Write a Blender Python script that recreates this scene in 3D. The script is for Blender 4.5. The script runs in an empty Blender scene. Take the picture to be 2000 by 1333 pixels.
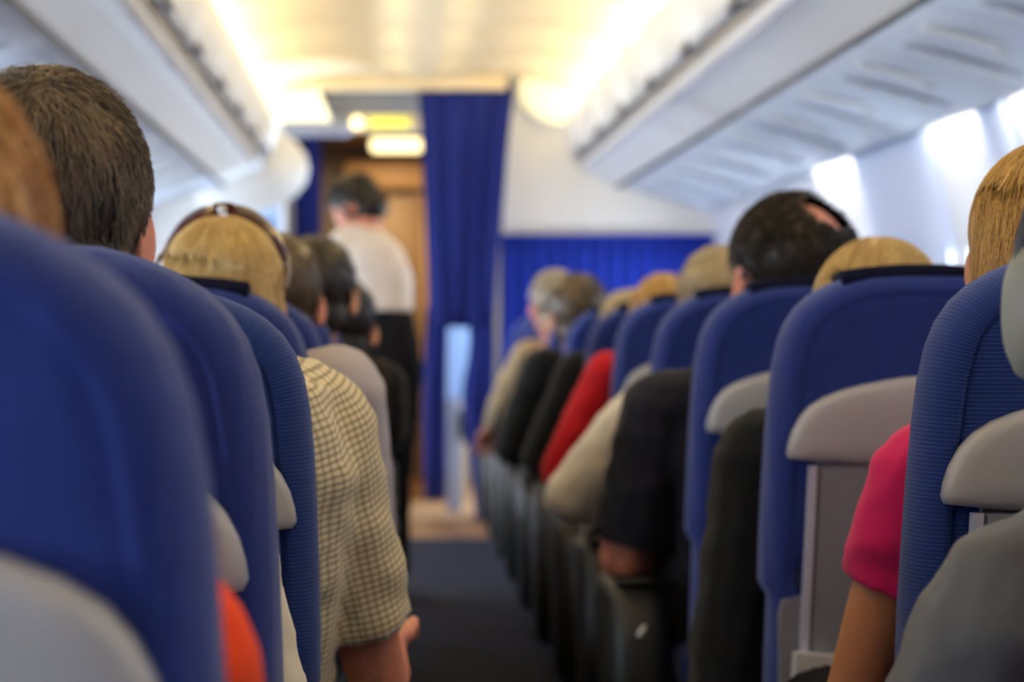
import bpy, bmesh, math, random
from mathutils import Vector, Matrix, noise
from mathutils.bvhtree import BVHTree
random.seed(7)
R = math.radians
S = bpy.context.scene
COL = S.collection
EYE = 1.08                      # eye height of the seated photographer

# ------------------------------------------------------------------ camera, world, light, exposure
cam_d = bpy.data.cameras.new('camera')
cam = bpy.data.objects.new('camera', cam_d); COL.objects.link(cam)
cam.location = (0, 0, EYE); cam.rotation_euler = (R(90), 0, 0)
cam_d.sensor_width = 36; cam_d.lens = 79.2
cam_d.shift_x = .12; cam_d.shift_y = -.01325
cam_d.clip_start = .05
cam_d.dof.use_dof = True; cam_d.dof.focus_distance = 2.2; cam_d.dof.aperture_fstop = 4.6
S.camera = cam
S.view_settings.view_transform = 'Standard'; S.view_settings.look = 'None'
S.view_settings.gamma = 1; S.view_settings.use_curve_mapping = False
S.view_settings.exposure = 0.16

w = bpy.data.worlds.new('world'); S.world = w; w.use_nodes = True
nt = w.node_tree; nt.nodes.clear()
wo = nt.nodes.new('ShaderNodeOutputWorld'); bg = nt.nodes.new('ShaderNodeBackground')
bg.inputs['Color'].default_value = (.62, .78, 1, 1); bg.inputs['Strength'].default_value = 3.0
nt.links.new(bg.outputs[0], wo.inputs[0])

def area(name, loc, rot, sx, sy, power, color, spread=180):
    d = bpy.data.lights.new(name, 'AREA'); d.shape = 'RECTANGLE'; d.size = sx; d.size_y = sy
    d.energy = power; d.color = color; d.spread = R(spread)
    o = bpy.data.objects.new(name, d); COL.objects.link(o); o.location = loc; o.rotation_euler = rot
    return o
CX = .18                        # x of the cabin's middle line, seen from the camera's seat
Y0, YB = -1.0, 12.95            # rear end of the cabin and the forward bulkhead
WARM = (1, .82, .48); COOL = (.80, .90, 1); WASH = (1, .95, .82)
CL = YB - Y0
# ceiling cove tubes, one run along each row of bins
for s in (-1, 1):
    area('cove_lamp', (CX + s*.935, (Y0+YB)/2, 2.305), (0, R(s*125), 0), .05, CL, 54, WARM)
# wash lamps hidden behind the soffit lip, along the tops of the side walls (none above the two blue panels on the right)
for s, runs in ((1, ((Y0, 6.70), (7.02, 7.70), (8.92, 9.7))), (-1, ((Y0, 11.9),))):
    for a, b in runs:
        area('wash_lamp', (CX + s*1.605, (a+b)/2, 1.775), (0, 0, 0), .03, b-a, 3.4*(b-a), WASH, 150)
    for k in range(16):         # daylight coming in at the windows
        area('window_daylight', (CX + s*1.84, Y0 + .5 + k*1.0, 1.17), (0, R(s*90), 0), .30, .22, 38, COOL)
area('galley_lamp', (-.02, 15.2, 2.30), (0, 0, 0), .35, .3, 26, (1, .78, .48))
area('door_daylight', (1.45, 13.8, 1.2), (0, R(90), 0), .9, .5, 130, (.45, .68, 1))  # cool lamp added to light the partition, for daylight from an unseen door

# ------------------------------------------------------------------ helpers
def lin(c):
    return tuple((v/255/12.92 if v/255 <= .04045 else ((v/255+.055)/1.055)**2.4) for v in c) + (1,)

def mat(name, rgb, rough=.6, spec=.4, var=.08, scale=30, bump=0, bscale=200, emit=0, metal=0, sheen=0, kind=None):
    m = bpy.data.materials.new(name); m.use_nodes = True
    n = m.node_tree.nodes; l = m.node_tree.links; b = n['Principled BSDF']
    b.inputs['Roughness'].default_value = rough; b.inputs['Specular IOR Level'].default_value = spec
    b.inputs['Metallic'].default_value = metal
    if sheen:
        b.inputs['Sheen Weight'].default_value = sheen
        if rgb[2] > 1.8*rgb[0]: b.inputs['Sheen Tint'].default_value = (.5, .6, 1, 1)
    c = lin(rgb)
    tc = n.new('ShaderNodeTexCoord')
    nz = n.new('ShaderNodeTexNoise'); nz.inputs['Scale'].default_value = scale; nz.inputs['Detail'].default_value = 4
    l.new(tc.outputs['Object'], nz.inputs['Vector'])
    mx = n.new('ShaderNodeMix'); mx.data_type = 'RGBA'
    l.new(nz.outputs['Fac'], mx.inputs['Factor'])
    mx.inputs['A'].default_value = tuple(v*(1-var) for v in c[:3]) + (1,)
    mx.inputs['B'].default_value = tuple(min(1, v*(1+var)) for v in c[:3]) + (1,)
    l.new(mx.outputs['Result'], b.inputs['Base Color'])
    if bump:
        n2 = n.new('ShaderNodeTexNoise'); n2.inputs['Scale'].default_value = bscale; n2.inputs['Detail'].default_value = 3
        l.new(tc.outputs['Object'], n2.inputs['Vector'])
        bp = n.new('ShaderNodeBump'); bp.inputs['Strength'].default_value = bump; bp.inputs['Distance'].default_value = .004
        l.new(n2.outputs['Fac'], bp.inputs['Height']); l.new(bp.outputs[0], b.inputs['Normal'])
    if emit:
        b.inputs['Emission Color'].default_value = c; b.inputs['Emission Strength'].default_value = emit
    return m

def ribbed(name, rgb, period, strength=.5):
    """woven rib fabric: ribs run across UV.x"""
    m = mat(name, rgb, .85, .2, .12, 60, sheen=.35)
    n = m.node_tree.nodes; l = m.node_tree.links; b = n['Principled BSDF']
    uv = n.new('ShaderNodeUVMap'); sx = n.new('ShaderNodeSeparateXYZ'); l.new(uv.outputs[0], sx.inputs[0])
    mu = n.new('ShaderNodeMath'); mu.operation = 'MULTIPLY'; mu.inputs[1].default_value = 2*math.pi/period
    l.new(sx.outputs[0], mu.inputs[0])
    si = n.new('ShaderNodeMath'); si.operation = 'SINE'; l.new(mu.outputs[0], si.inputs[0])
    bp = n.new('ShaderNodeBump'); bp.inputs['Strength'].default_value = strength; bp.inputs['Distance'].default_value = .0022
    l.new(si.outputs[0], bp.inputs['Height']); l.new(bp.outputs[0], b.inputs['Normal'])
    return m

def gingham(name, base, c1, c2, period):
    m = mat(name, base, .85, .2, .04, 80, sheen=.2)
    n = m.node_tree.nodes; l = m.node_tree.links; b = n['Principled BSDF']
    uv = n.new('ShaderNodeUVMap'); sp = n.new('ShaderNodeSeparateXYZ'); l.new(uv.outputs[0], sp.inputs[0])
    prev = b.inputs['Base Color'].links[0].from_socket
    for i, c in ((0, c1), (1, c2)):
        d = n.new('ShaderNodeMath'); d.operation = 'DIVIDE'; d.inputs[1].default_value = period; l.new(sp.outputs[i], d.inputs[0])
        f = n.new('ShaderNodeMath'); f.operation = 'FRACT'; l.new(d.outputs[0], f.inputs[0])
        g = n.new('ShaderNodeMath'); g.operation = 'LESS_THAN'; g.inputs[1].default_value = .38; l.new(f.outputs[0], g.inputs[0])
        k = n.new('ShaderNodeMath'); k.operation = 'MULTIPLY'; k.inputs[1].default_value = .58; l.new(g.outputs[0], k.inputs[0])
        mx = n.new('ShaderNodeMix'); mx.data_type = 'RGBA'; mx.blend_type = 'MULTIPLY'
        l.new(k.outputs[0], mx.inputs['Factor']); l.new(prev, mx.inputs['A']); mx.inputs['B'].default_value = lin(c)
        prev = mx.outputs['Result']
    l.new(prev, b.inputs['Base Color'])
    return m

def hairmat(name, dark, light, rough=.38):
    m = bpy.data.materials.new(name); m.use_nodes = True
    n = m.node_tree.nodes; l = m.node_tree.links; b = n['Principled BSDF']
    at = n.new('ShaderNodeAttribute'); at.attribute_name = 'tone'
    mx = n.new('ShaderNodeMix'); mx.data_type = 'RGBA'
    mx.inputs['A'].default_value = lin(dark); mx.inputs['B'].default_value = lin(light)
    l.new(at.outputs['Fac'], mx.inputs['Factor']); l.new(mx.outputs['Result'], b.inputs['Base Color'])
    b.inputs['Roughness'].default_value = rough; b.inputs['Specular IOR Level'].default_value = .45
    return m

def tag(o, label=None, cat=None, group=None, kind=None):
    if label: o['label'] = label
    if cat: o['category'] = cat
    if group: o['group'] = group
    if kind: o['kind'] = kind
    return o

def empty(name, loc, rz=0):
    o = bpy.data.objects.new(name, None); COL.objects.link(o); o.location = loc; o.rotation_euler = (0, 0, rz)
    o.empty_display_size = .1
    return o

def link(name, me, m, parent=None, smooth=True):
    o = bpy.data.objects.new(name, me); COL.objects.link(o)
    if m is not None:
        for mm in (m if isinstance(m, (list, tuple)) else [m]): me.materials.append(mm)
    if smooth: me.polygons.foreach_set('use_smooth', [True]*len(me.polygons))
    if parent is not None: o.parent = parent
    return o

def from_geo(name, geo, m, parent=None, smooth=True, uv=None):
    me = bpy.data.meshes.new(name); me.from_pydata([tuple(v) for v in geo[0]], [], geo[1]); me.update()
    bm = bmesh.new(); bm.from_mesh(me); bmesh.ops.recalc_face_normals(bm, faces=bm.faces); bm.to_mesh(me); bm.free()
    return link(name, me, m, parent, smooth)

def join(*geos):
    V, F = [], []
    for g in geos:
        k = len(V); V += list(g[0]); F += [tuple(i+k for i in f) for f in g[1]]
    return V, F

def xf(geo, M):
    return [M @ Vector(v) for v in geo[0]], geo[1]

def box(x0, x1, y0, y1, z0, z1, bev=0, seg=2):
    bm = bmesh.new(); bmesh.ops.create_cube(bm, size=1)
    for v in bm.verts:
        v.co = Vector(((x0+x1)/2 + v.co.x*(x1-x0), (y0+y1)/2 + v.co.y*(y1-y0), (z0+z1)/2 + v.co.z*(z1-z0)))
    if bev: bmesh.ops.bevel(bm, geom=list(bm.edges), offset=bev, segments=seg, profile=.5, affect='EDGES')
    bm.verts.index_update()
    g = [v.co.copy() for v in bm.verts], [tuple(v.index for v in f.verts) for f in bm.faces]
    bm.free(); return g

def loft(rings, caps=True, closed=True):
    n = len(rings[0]); V = [Vector(p) for r in rings for p in r]; F = []
    for i in range(len(rings)-1):
        for j in range(n if closed else n-1):
            a, b = i*n+j, i*n+(j+1) % n
            F.append((a, b, b+n, a+n))
    if caps:
        F.append(tuple(reversed(range(n)))); F.append(tuple(range((len(rings)-1)*n, len(rings)*n)))
    return V, F

def frame(d):
    d = d.normalized(); u = Vector((0, 0, 1)) if abs(d.z) < .9 else Vector((0, 1, 0))
    a = d.cross(u).normalized(); return a, a.cross(d).normalized(), d

def tube(pts, rads, n=10, round_ends=True):
    """tapered tube through points; hemispherical or flat ends"""
    pts = [Vector(p) for p in pts]; rings = []
    def ring(c, fr, r): return [c + (fr[0]*math.cos(2*math.pi*k/n) + fr[1]*math.sin(2*math.pi*k/n))*r for k in range(n)]
    fr = frame(pts[1]-pts[0])
    if round_ends:
        for t in (80, 50, 25): rings.append(ring(pts[0] - fr[2]*rads[0]*math.sin(R(t)), fr, rads[0]*math.cos(R(t))))
    for i, p in enumerate(pts):
        d = (pts[min(i+1, len(pts)-1)] - pts[max(i-1, 0)])
        a = fr[0] - d.normalized()*fr[0].dot(d.normalized()); a.normalize()
        fr = (a, a.cross(d.normalized()), d.normalized())
        rings.append(ring(p, fr, rads[i]))
    if round_ends:
        for t in (25, 50, 80): rings.append(ring(pts[-1] + fr[2]*rads[-1]*math.sin(R(t)), fr, rads[-1]*math.cos(R(t))))
    return loft(rings)

def ell(c, r, n=14, m=9, M=None):
    rings = []
    for i in range(1, m):
        t = math.pi*i/m - math.pi/2
        rings.append([Vector((math.cos(2*math.pi*k/n)*math.cos(t)*r[0], math.sin(2*math.pi*k/n)*math.cos(t)*r[1], math.sin(t)*r[2])) for k in range(n)])
    g = loft(rings)
    if M is not None: g = xf(g, M)
    return [v + Vector(c) for v in g[0]], g[1]

def sections(secs, n=18, p=2.4):
    """torso style loft: (cx, cy, cz, rx, ry) superellipses"""
    rings = []
    for cx, cy, cz, rx, ry in secs:
        r = []
        for k in range(n):
            a = 2*math.pi*k/n; c, s = math.cos(a), math.sin(a)
            r.append(Vector((cx + math.copysign(abs(c)**(2/p), c)*rx, cy + math.copysign(abs(s)**(2/p), s)*ry, cz)))
        rings.append(r)
    return loft(rings)

def remesh(geo, voxel, smooth=6, fac=.5):
    me = bpy.data.meshes.new('tmp'); me.from_pydata([tuple(v) for v in geo[0]], [], geo[1]); me.update()
    bm = bmesh.new(); bm.from_mesh(me)
    bmesh.ops.recalc_face_normals(bm, faces=bm.faces); bm.to_mesh(me); bm.free()
    o = bpy.data.objects.new('tmp', me); COL.objects.link(o)
    md = o.modifiers.new('r', 'REMESH'); md.mode = 'VOXEL'; md.voxel_size = voxel
    if smooth:
        sm = o.modifiers.new('s', 'SMOOTH'); sm.factor = fac; sm.iterations = smooth
    dg = bpy.context.evaluated_depsgraph_get()
    res = bpy.data.meshes.new_from_object(o.evaluated_get(dg))
    bpy.data.objects.remove(o); bpy.data.meshes.remove(me)
    return res

def children(o): return [c for c in bpy.data.objects if c.parent == o]
def copy_tree(o, parent=None, kids=None):
    c = o.copy(); COL.objects.link(c)
    if parent is not None: c.parent = parent
    for ch in (kids[o.name] if o.name in kids else []): copy_tree(ch, c, kids)
    return c
def kid_map(root):
    mp = {}
    for o in bpy.data.objects:
        if o.parent: mp.setdefault(o.parent.name, []).append(o)
    return mp

# ------------------------------------------------------------------ materials
M_ = dict(
    carpet=mat('navy_carpet', (44, 46, 60), .95, .1, .35, 220, .6, 500),
    galley_floor=mat('brown_floor', (120, 84, 50), .5, .4, .2, 12),
    ceil=mat('cream_ceiling', (234, 218, 184), .55, .3, .02, 8),
    bin=mat('white_bin', (226, 226, 224), .42, .4, .02, 12),
    soffit=mat('pale_grey_soffit', (204, 212, 224), .42, .4, .03, 10),
    soffit2=mat('grey_lamp_bar', (176, 182, 194), .45, .4, .03, 10),
    joint=mat('dark_joint', (60, 62, 70), .7, .2, .05),
    latch=mat('grey_latch', (120, 120, 128), .4, .5, .05),
    side=mat('sidewall_white', (222, 226, 236), .55, .3, .03, 14),
    side_blue=mat('sidewall_blue', (196, 208, 236), .55, .3, .03, 14),  # cool daylight on the panels without wash lamps, put into the colour
    white_wall=mat('bulkhead_white', (243, 242, 240), .5, .3, .02, 6),
    curtain=mat('blue_curtain', (20, 34, 112), .8, .2, .1, 40, .2, 400, sheen=.2),
    pleat=mat('blue_pleated', (24, 52, 168), .75, .2, .1, 40, .2, 400, sheen=.2),
    brown=mat('galley_brown', (104, 88, 72), .5, .4, .08, 5),
    tan=mat('galley_tan', (186, 146, 96), .5, .4, .06, 5),
    tan2=mat('galley_tan_dark', (150, 122, 90), .5, .4, .08, 5),
    greyblue=mat('grey_blue_panel', (150, 154, 172), .5, .4, .03, 8),
    paleblue=mat('pale_blue_panel', (176, 206, 250), .35, .5, .03, 8),
    glow=mat('warm_diffuser', (255, 238, 190), .5, .3, .02, 8, emit=.75),  # glow standing in for cove light on the bulkhead corners
    glow2=mat('warm_tube', (255, 232, 170), .5, .3, .02, 8, emit=2.4),
    exit_y=mat('exit_yellow', (236, 226, 90), .5, .3, .1, 40, emit=.8),
    dark=mat('black_plastic', (22, 22, 24), .45, .4, .1),
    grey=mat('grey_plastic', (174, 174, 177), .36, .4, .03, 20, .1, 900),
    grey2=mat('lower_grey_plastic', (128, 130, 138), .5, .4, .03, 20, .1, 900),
    edge=mat('pale_edge_plastic', (186, 188, 206), .4, .5, .03),
    cup=mat('olive_grey_plastic', (118, 119, 110), .5, .4, .03),
    pale=mat('pale_hinge_plastic', (206, 208, 206), .4, .5, .03),
    arm=mat('armrest_dark_grey', (28, 29, 31), .5, .45, .1, 30, .15, 600),
    metal=mat('brushed_metal', (150, 150, 146), .35, .5, .05, metal=.8),
    strip=mat('navy_strip', (16, 20, 44), .9, .1, .1),
    blue_smooth=mat('blue_cover_fabric', (28, 48, 122), .8, .2, .1, 50, .25, 700, sheen=.5),
    blue_rib=ribbed('blue_rib_fabric', (30, 56, 124), .0046, .28),
    eye_w=mat('eye_white', (235, 232, 226), .2, .5, .01), eye_i=mat('iris_brown', (60, 40, 26), .2, .5, .05),
    shade=mat('dark_tortoise', (70, 30, 20), .12, .6, .2, 60),
    glass=mat('window_pane', (220, 230, 240), .1, .5, .01),
)
_n = M_['glass'].node_tree.nodes; _l = M_['glass'].node_tree.links
_t = _n.new('ShaderNodeBsdfTransparent'); _m = _n.new('ShaderNodeMixShader'); _m.inputs[0].default_value = .12
_l.new(_t.outputs[0], _m.inputs[1]); _l.new(_n['Principled BSDF'].outputs[0], _m.inputs[2])
_l.new(_m.outputs[0], _n['Material Output'].inputs['Surface'])

def shade_flat_angle(o): return o

# ------------------------------------------------------------------ cabin shell
def slab(name, x0, x1, y0, y1, z0, z1, m, parent=None, bev=0):
    o = from_geo(name, box(x0, x1, y0, y1, z0, z1, bev), m, parent, smooth=False)
    if parent is None: o['kind'] = 'structure'
    return o
XR, XL = CX + 1.78, CX - 1.78
slab('floor', XL, XR, Y0, 11.55, -.06, 0, M_['carpet'])
slab('floor_galley', XL, .60, 11.55, 17.2, -.06, -.002, M_['galley_floor'])
slab('floor_front', .60, XR, 11.55, 17.2, -.06, -.002, M_['carpet'])
slab('wall_rear', XL, XR, Y0-.1, Y0, 0, 2.66, M_['curtain'])  # unseen wall, kept close and dark to dim the seat backs

# vaulted ceiling: one arched panel after another, each its own part with a step at the joint
CS = [(-1.02, 2.40), (-.90, 2.415), (-.80, 2.44), (-.68, 2.465), (-.55, 2.487), (-.40, 2.50), (-.25, 2.50), (-.14, 2.487), (-.12, 2.478), (0, 2.476)]
CS = CS + [(-x, z) for x, z in reversed(CS[:-1])]
shell = slab('ceiling', XL, XR, Y0, 17.2, 2.66, 2.72, M_['ceil'])
PL = 1.07
def ceil_panel(y0, y1):
    rings = []
    n = 12
    rings.append([(CX + x, y0, z + .07) for x, z in CS])
    for k in range(n+1):        # each panel is a shallow scallop, lowest at its joints
        t = k/n; b = .05*math.sin(math.pi*t)**.8
        rings.append([(CX + x, y0 + (y1-y0)*t, z + (b if abs(x) > .13 else b*.2)) for x, z in CS])
    rings.append([(CX + x, y1, z + .07) for x, z in CS])
    return loft(rings, caps=False, closed=False)
y = 12.62
n_mod = 0
while y > Y0:
    from_geo('ceiling_panel', ceil_panel(y-PL+.012, y), M_['ceil'], shell)
    y -= PL; n_mod += 1

for s in (-1, 1):   # white closing strip at the back of each light cove
    slab('trim_%d' % (9 if s > 0 else 10), *sorted((CX+s*1.0, CX+s*1.02)), Y0, 12.62, 2.285, 2.40, M_['ceil'])
# side walls: bowed panels between frames, window openings behind the seat rows
WS = [(1.63, 1.82), (1.655, 1.735), (1.695, 1.60), (1.725, 1.46), (1.745, 1.34)]
WS2 = [(1.760, 1.0), (1.748, .8), (1.69, .5), (1.60, .2), (1.52, 0)]
def strip(s, prof, y0, y1, dx0=0):
    # slightly bowed in plan, thickness outwards
    rings = []
    for t in (0, .04, .5, .96, 1):
        e = .018 if t in (0, 1) else (.0 if t != .5 else -.004)
        rings.append([(CX + s*(px + dx0 + e), y0 + (y1-y0)*t, pz) for px, pz in prof])
    inner = loft(rings, caps=False, closed=False)
    return inner
walls = {}
for s, nm in ((-1, 'left'), (1, 'right')):
    wl = slab('wall_'+nm, CX + s*1.86 - .02, CX + s*1.86 + .02, Y0, 17.2, 0, .95, M_['side'])
    walls[s] = wl
    top = slab('wall_%s_upper' % nm, CX + s*1.84 - .02, CX + s*1.84 + .02, Y0, 17.2, 1.36, 2.66, M_['side'])
    k = 0; y = Y0
    edges = []
    if s > 0:
        cuts = [YB, 11.9, 10.9, 9.9, 8.92, 7.70, 7.02, 6.70, 5.70]
    else:
        cuts = [YB] + [YB - 1.0*i for i in range(1, 8)]
    while cuts[-1] > Y0 + .4: cuts.append(cuts[-1] - 1.0)
    for b, a in zip(cuts[:-1], cuts[1:]):
        blue = s > 0 and ((a, b) == (7.70, 8.92) or (a, b) == (6.70, 7.02))
        m = M_['side_blue'] if blue else M_['side']
        dx = -.012 if blue else 0
        from_geo('side_panel', strip(s, WS, a+.006, b-.006, dx), m, wl)
        from_geo('dado_panel', strip(s, WS2, a+.006, b-.006, dx), m, wl)
        # band with the window opening
        mid = (a+b)/2; hw = min(.13, (b-a)/2 - .1)
        x_t, x_b = 1.745+dx, 1.760+dx
        for p0, p1 in ((a, mid-hw), (mid+hw, b)):
            from_geo('window_pier', loft([[(CX+s*x_t, p0, 1.34), (CX+s*x_b, p0, 1.0)], [(CX+s*x_t, p1, 1.34), (CX+s*x_b, p1, 1.0)]], False, False), m, wl)
        k += 1
        wn = empty('window_%d' % (k + (40 if s < 0 else 0)), (CX + s*1.765, mid, 1.17)); wn['kind'] = 'structure'
        ring_o, ring_i = [], []
        for q in range(24):
            an = 2*math.pi*q/24
            cy, sz = math.cos(an), math.sin(an)
            sy = math.copysign(abs(cy)**.5, cy); ss = math.copysign(abs(sz)**.5, sz)
            ring_o.append((-s*.01, sy*hw*1.05, ss*.175)); ring_i.append((s*.05, sy*hw*.82, ss*.145))
        from_geo('window_frame', loft([ring_o, ring_i], False), M_['side'], wn)
        from_geo('pane', loft([[(s*.05, p[1], p[2]) for p in ring_i], [(s*.054, p[1], p[2]) for p in ring_i]]), M_['glass'], wn, False)
        from_geo('shade', box(-.004+s*.045, .004+s*.045, -hw*.82, hw*.82, .03, .145), M_['side'], wn, False)

# ------------------------------------------------------------------ overhead bins (one thing per door), soffits and service units
ORD = ['first', 'second', 'third', 'fourth', 'fifth', 'sixth', 'seventh', 'eighth', 'ninth', 'tenth', 'eleventh', 'twelfth', 'thirteenth', 'fourteenth', 'fifteenth']
DOOR = [(.915, 2.290), (.868, 2.288), (.835, 2.278), (.812, 2.25), (.797, 2.20), (.805, 2.13), (.826, 2.07), (.850, 2.026)]
LIP = [(.874, 1.990), (.882, 1.966), (.915, 1.948), (.96, 1.935), (1.02, 1.905), (1.09, 1.862)]
def extr(prof, s, y0, y1, th=.012, bow=0):
    """profile extruded along y as a closed shell"""
    rings = []
    def off(sign):
        out = []
        for i, (a, b) in enumerate(prof):
            p, q = prof[max(i-1, 0)], prof[min(i+1, len(prof)-1)]
            tx, tz = q[0]-p[0], q[1]-p[1]; L = math.hypot(tx, tz)
            out.append((a + sign*th*(-tz/L)*-1*-1, b + sign*th*(tx/L)))
        return out
    back = off(1)
    loop = prof + list(reversed(back))
    e = .006
    for y, k in ((y0, e), (y0+e, 0), (y1-e, 0), (y1, e)):
        rings.append([(s*(px + (k if i < len(prof) else 0)), y, pz) for i, (px, pz) in enumerate(loop)])
    return loft(rings)
def make_bin(s, L, wide_gap=False):
    r = empty('overhead_bin', (CX, 0, 0))
    # body with its lip below the door
    body = [(.93, 2.28), (.90, 2.02)] + LIP[:-1] + [(1.085, 1.868), (1.10, 1.89), (1.42, 1.89), (1.60, 2.05), (1.60, 2.28)]
    from_geo('body', loft([[(s*a, 0.004, b) for a, b in body], [(s*a, L-.004, b) for a, b in body]]), M_['bin'], r, False)
    from_geo('door', extr(DOOR, s, .007, L-.007, .02), M_['bin'], r)
    # dark latch notch and the finger recess in the gap under the door
    from_geo('gap_seal', box(min(s*.869, s*.91), max(s*.869, s*.91), .004, L-.004, 1.985, 2.03), M_['latch'], r, False)
    l = from_geo('latch', xf(box(-.012, .012, -.05, .05, -.032, .032, .006), Matrix.Translation((s*.836, .43, 2.043)) @ Matrix.Rotation(s*R(25), 4, 'Y')), M_['latch'], r)
    from_geo('rim', tube([(s*.900, .004, 1.952), (s*.900, L-.004, 1.952)], [.006, .006], 8, False), M_['edge'], r)
    return r
bins = {}
for s, side in ((1, 'right'), (-1, 'left')):
    proto = None; y = 12.62 - PL; i = 0
    mp = None
    while y > 1.2 and i < 11:
        if proto is None:
            b = proto = make_bin(s, PL)
        else:
            b = copy_tree(proto, None, mp)
        if mp is None: mp = kid_map(proto)
        b.location = (CX, y, 0)
        tag(b, 'closed white overhead bin on the %s, %s back from the forward bulkhead' % (side, ORD[i]), 'overhead bin', 'overhead bins along the %s side' % side)
        bins[(s, i)] = b
        y -= PL; i += 1
    # rearmost run over the camera, out of the picture
    slab('trim_%d' % (1 if s > 0 else 2), *sorted((CX+s*.86, CX+s*1.62)), Y0, y+PL-.01, 1.90, 2.28, M_['bin'])

# rounded fairing closing the end of the last left bin
fr = []
for t, k in ((0, 1), (.03, 1), (.10, .92), (.16, .70), (.19, .35)):
    ring = []
    for q in range(20):
        a = 2*math.pi*q/20
        ring.append((-(1.0 + math.cos(a)*.375*k), PL + t - .09, 1.965 + math.sin(a)*.25*k))
    fr.append(ring)
from_geo('end_fairing', loft(fr), M_['bin'], bins[(-1, 0)])
def end_plate(s):
    pr = [(.945, 2.29), (.835, 2.28), (.80, 2.2), (.83, 2.06), (.885, 1.962), (.96, 1.935), (1.09, 1.864), (1.5, 1.79), (1.6, 2.1), (1.6, 2.29)]
    return loft([[(s*a, PL-.003, b) for a, b in pr], [(s*a, PL+.02, b) for a, b in pr]])
from_geo('end_panel', end_plate(1), M_['bin'], bins[(1, 0)], False)

# soffit under the bins: inner strip, dark seam and the outer run of service units with reading lights
SOF_IN = [(1.098, 1.858), (1.12, 1.853)]
SOF = [(1.110, 1.862), (1.30, 1.822), (1.45, 1.780), (1.56, 1.745), (1.585, 1.735), (1.588, 1.765)]
ROWS_R = [1.53, 2.35, 3.17, 3.99, 4.81, 5.63, 6.45, 7.27, 8.09, 8.91, 9.73, 10.55]
ROWS_L = [1.00, 1.70, 2.42, 3.20, 4.00, 4.80, 5.60, 6.40, 7.20, 8.00]
for s, side in ((1, 'right'), (-1, 'left')):
    slab('trim_%d' % (3 if s > 0 else 4), *sorted((CX+s*1.086, CX+s*1.128)), Y0, 12.62, 1.861, 1.872, M_['dark'])
    proto = None; i = 0; y = 12.62 - .80
    while y > 1.6:
        if proto is None:
            u = proto = empty('service_unit', (CX, 0, 0))
            sf = from_geo('soffit_panel', extr(SOF, s, .006, .794, .008), M_['soffit'], u)
            bar = from_geo('lamp_bar', xf(box(-.17, .17, -.018, .018, -.008, .006, .006), Matrix.Translation((s*1.36, .62, 1.797)) @ Matrix.Rotation(s*R(15), 4, 'Y')), M_['soffit2'], u)
            for q in (-.09, 0, .09):
                z = 1.797 - q*math.tan(R(15))*1.0
                from_geo('reading_lamp', ell((s*(1.36+q), .62, z - .014), (.016, .016, .008), 12, 6), M_['pale'], u)
            from_geo('sign_panel', xf(box(-.10, .10, -.03, .03, -.005, .005, .003), Matrix.Translation((s*1.27, .30, 1.820)) @ Matrix.Rotation(s*R(13), 4, 'Y')), M_['bin'], u)
            from_geo('air_vent', ell((s*1.40, .40, 1.786), (.022, .022, .010), 12, 6), M_['pale'], u)
            mp = kid_map(u)
        else:
            u = copy_tree(proto, None, mp)
        u.location = (CX, y, 0)
        tag(u, 'grey white passenger service unit under the %s bins, %s from the forward bulkhead' % (side, ORD[i]), 'service unit', 'service units under the %s bins' % side)
        i += 1; y -= .80
    slab('trim_%d' % (5 if s > 0 else 6), *sorted((CX+s*1.13, CX+s*1.585)), Y0, y+.79, 1.80, 1.85, M_['soffit'])

# ------------------------------------------------------------------ forward bulkhead, curtain and galley
BW = slab('wall_front', .66, XR, 12.98, 13.06, 1.62, 2.66, M_['white_wall'])
slab('wall_front_lower', .66, XR, 12.99, 13.06, 0, 1.62, M_['white_wall'])
slab('wall_front_left', XL, -.60, 12.98, 13.06, 0, 2.66, M_['white_wall'])
hd = slab('wall_header', -.60, .66, 12.66, 12.76, 2.42, 2.66, M_['ceil'])
slab('trim_7', -.62, -.22, 12.96, 13.10, 2.19, 2.30, M_['greyblue'], bev=.03)
slab('trim_8', -.36, .66, 13.10, 13.16, 2.28, 2.45, M_['greyblue'])
# pleated blue drape covering the lower half of the right bulkhead
pc = empty('bulkhead_drape', (1.27, 12.95, 0))
tag(pc, 'pleated bright blue fabric covering the lower half of the white forward bulkhead', 'drape')
def pleats(x0, x1, z0, z1, y, amp, per, th=.012, skew=0, nz=8):
    nx = max(8, int((x1-x0)/per*10)); V, F = [], []
    for layer in (0, 1):
        for j in range(nz+1):
            t = j/nz; z = z1 + (z0-z1)*t
            for i in range(nx+1):
                u = i/nx; x = x0 + (x1-x0)*u
                a = amp*(.6+.4*t)
                yy = y + a*math.sin(2*math.pi*(x-x0)/per + .8*math.sin(5.1*u+2*t)) + th*layer
                V.append((x, yy, z))
    W = nx+1; K = (nz+1)*W
    for j in range(nz):
        for i in range(nx):
            a = j*W+i
            F.append((a, a+1, a+W+1, a+W)); F.append((K+a, K+a+W, K+a+W+1, K+a+1))
    for j in range(nz):
        for i in (0, nx):
            a = j*W+i; F.append((a, a+W, K+a+W, K+a))
    for i in range(nx):
        for j in (0, nz):
            a = j*W+i; F.append((a, a+1, K+a+1, K+a))
    return V, F
from_geo('fabric', pleats(-.63, .60, .10, 1.60, 0, .022, .085), M_['pleat'], pc)
from_geo('top_rail', box(-.64, .61, -.025, .02, 1.585, 1.615, .006), M_['pleat'], pc)

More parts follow.
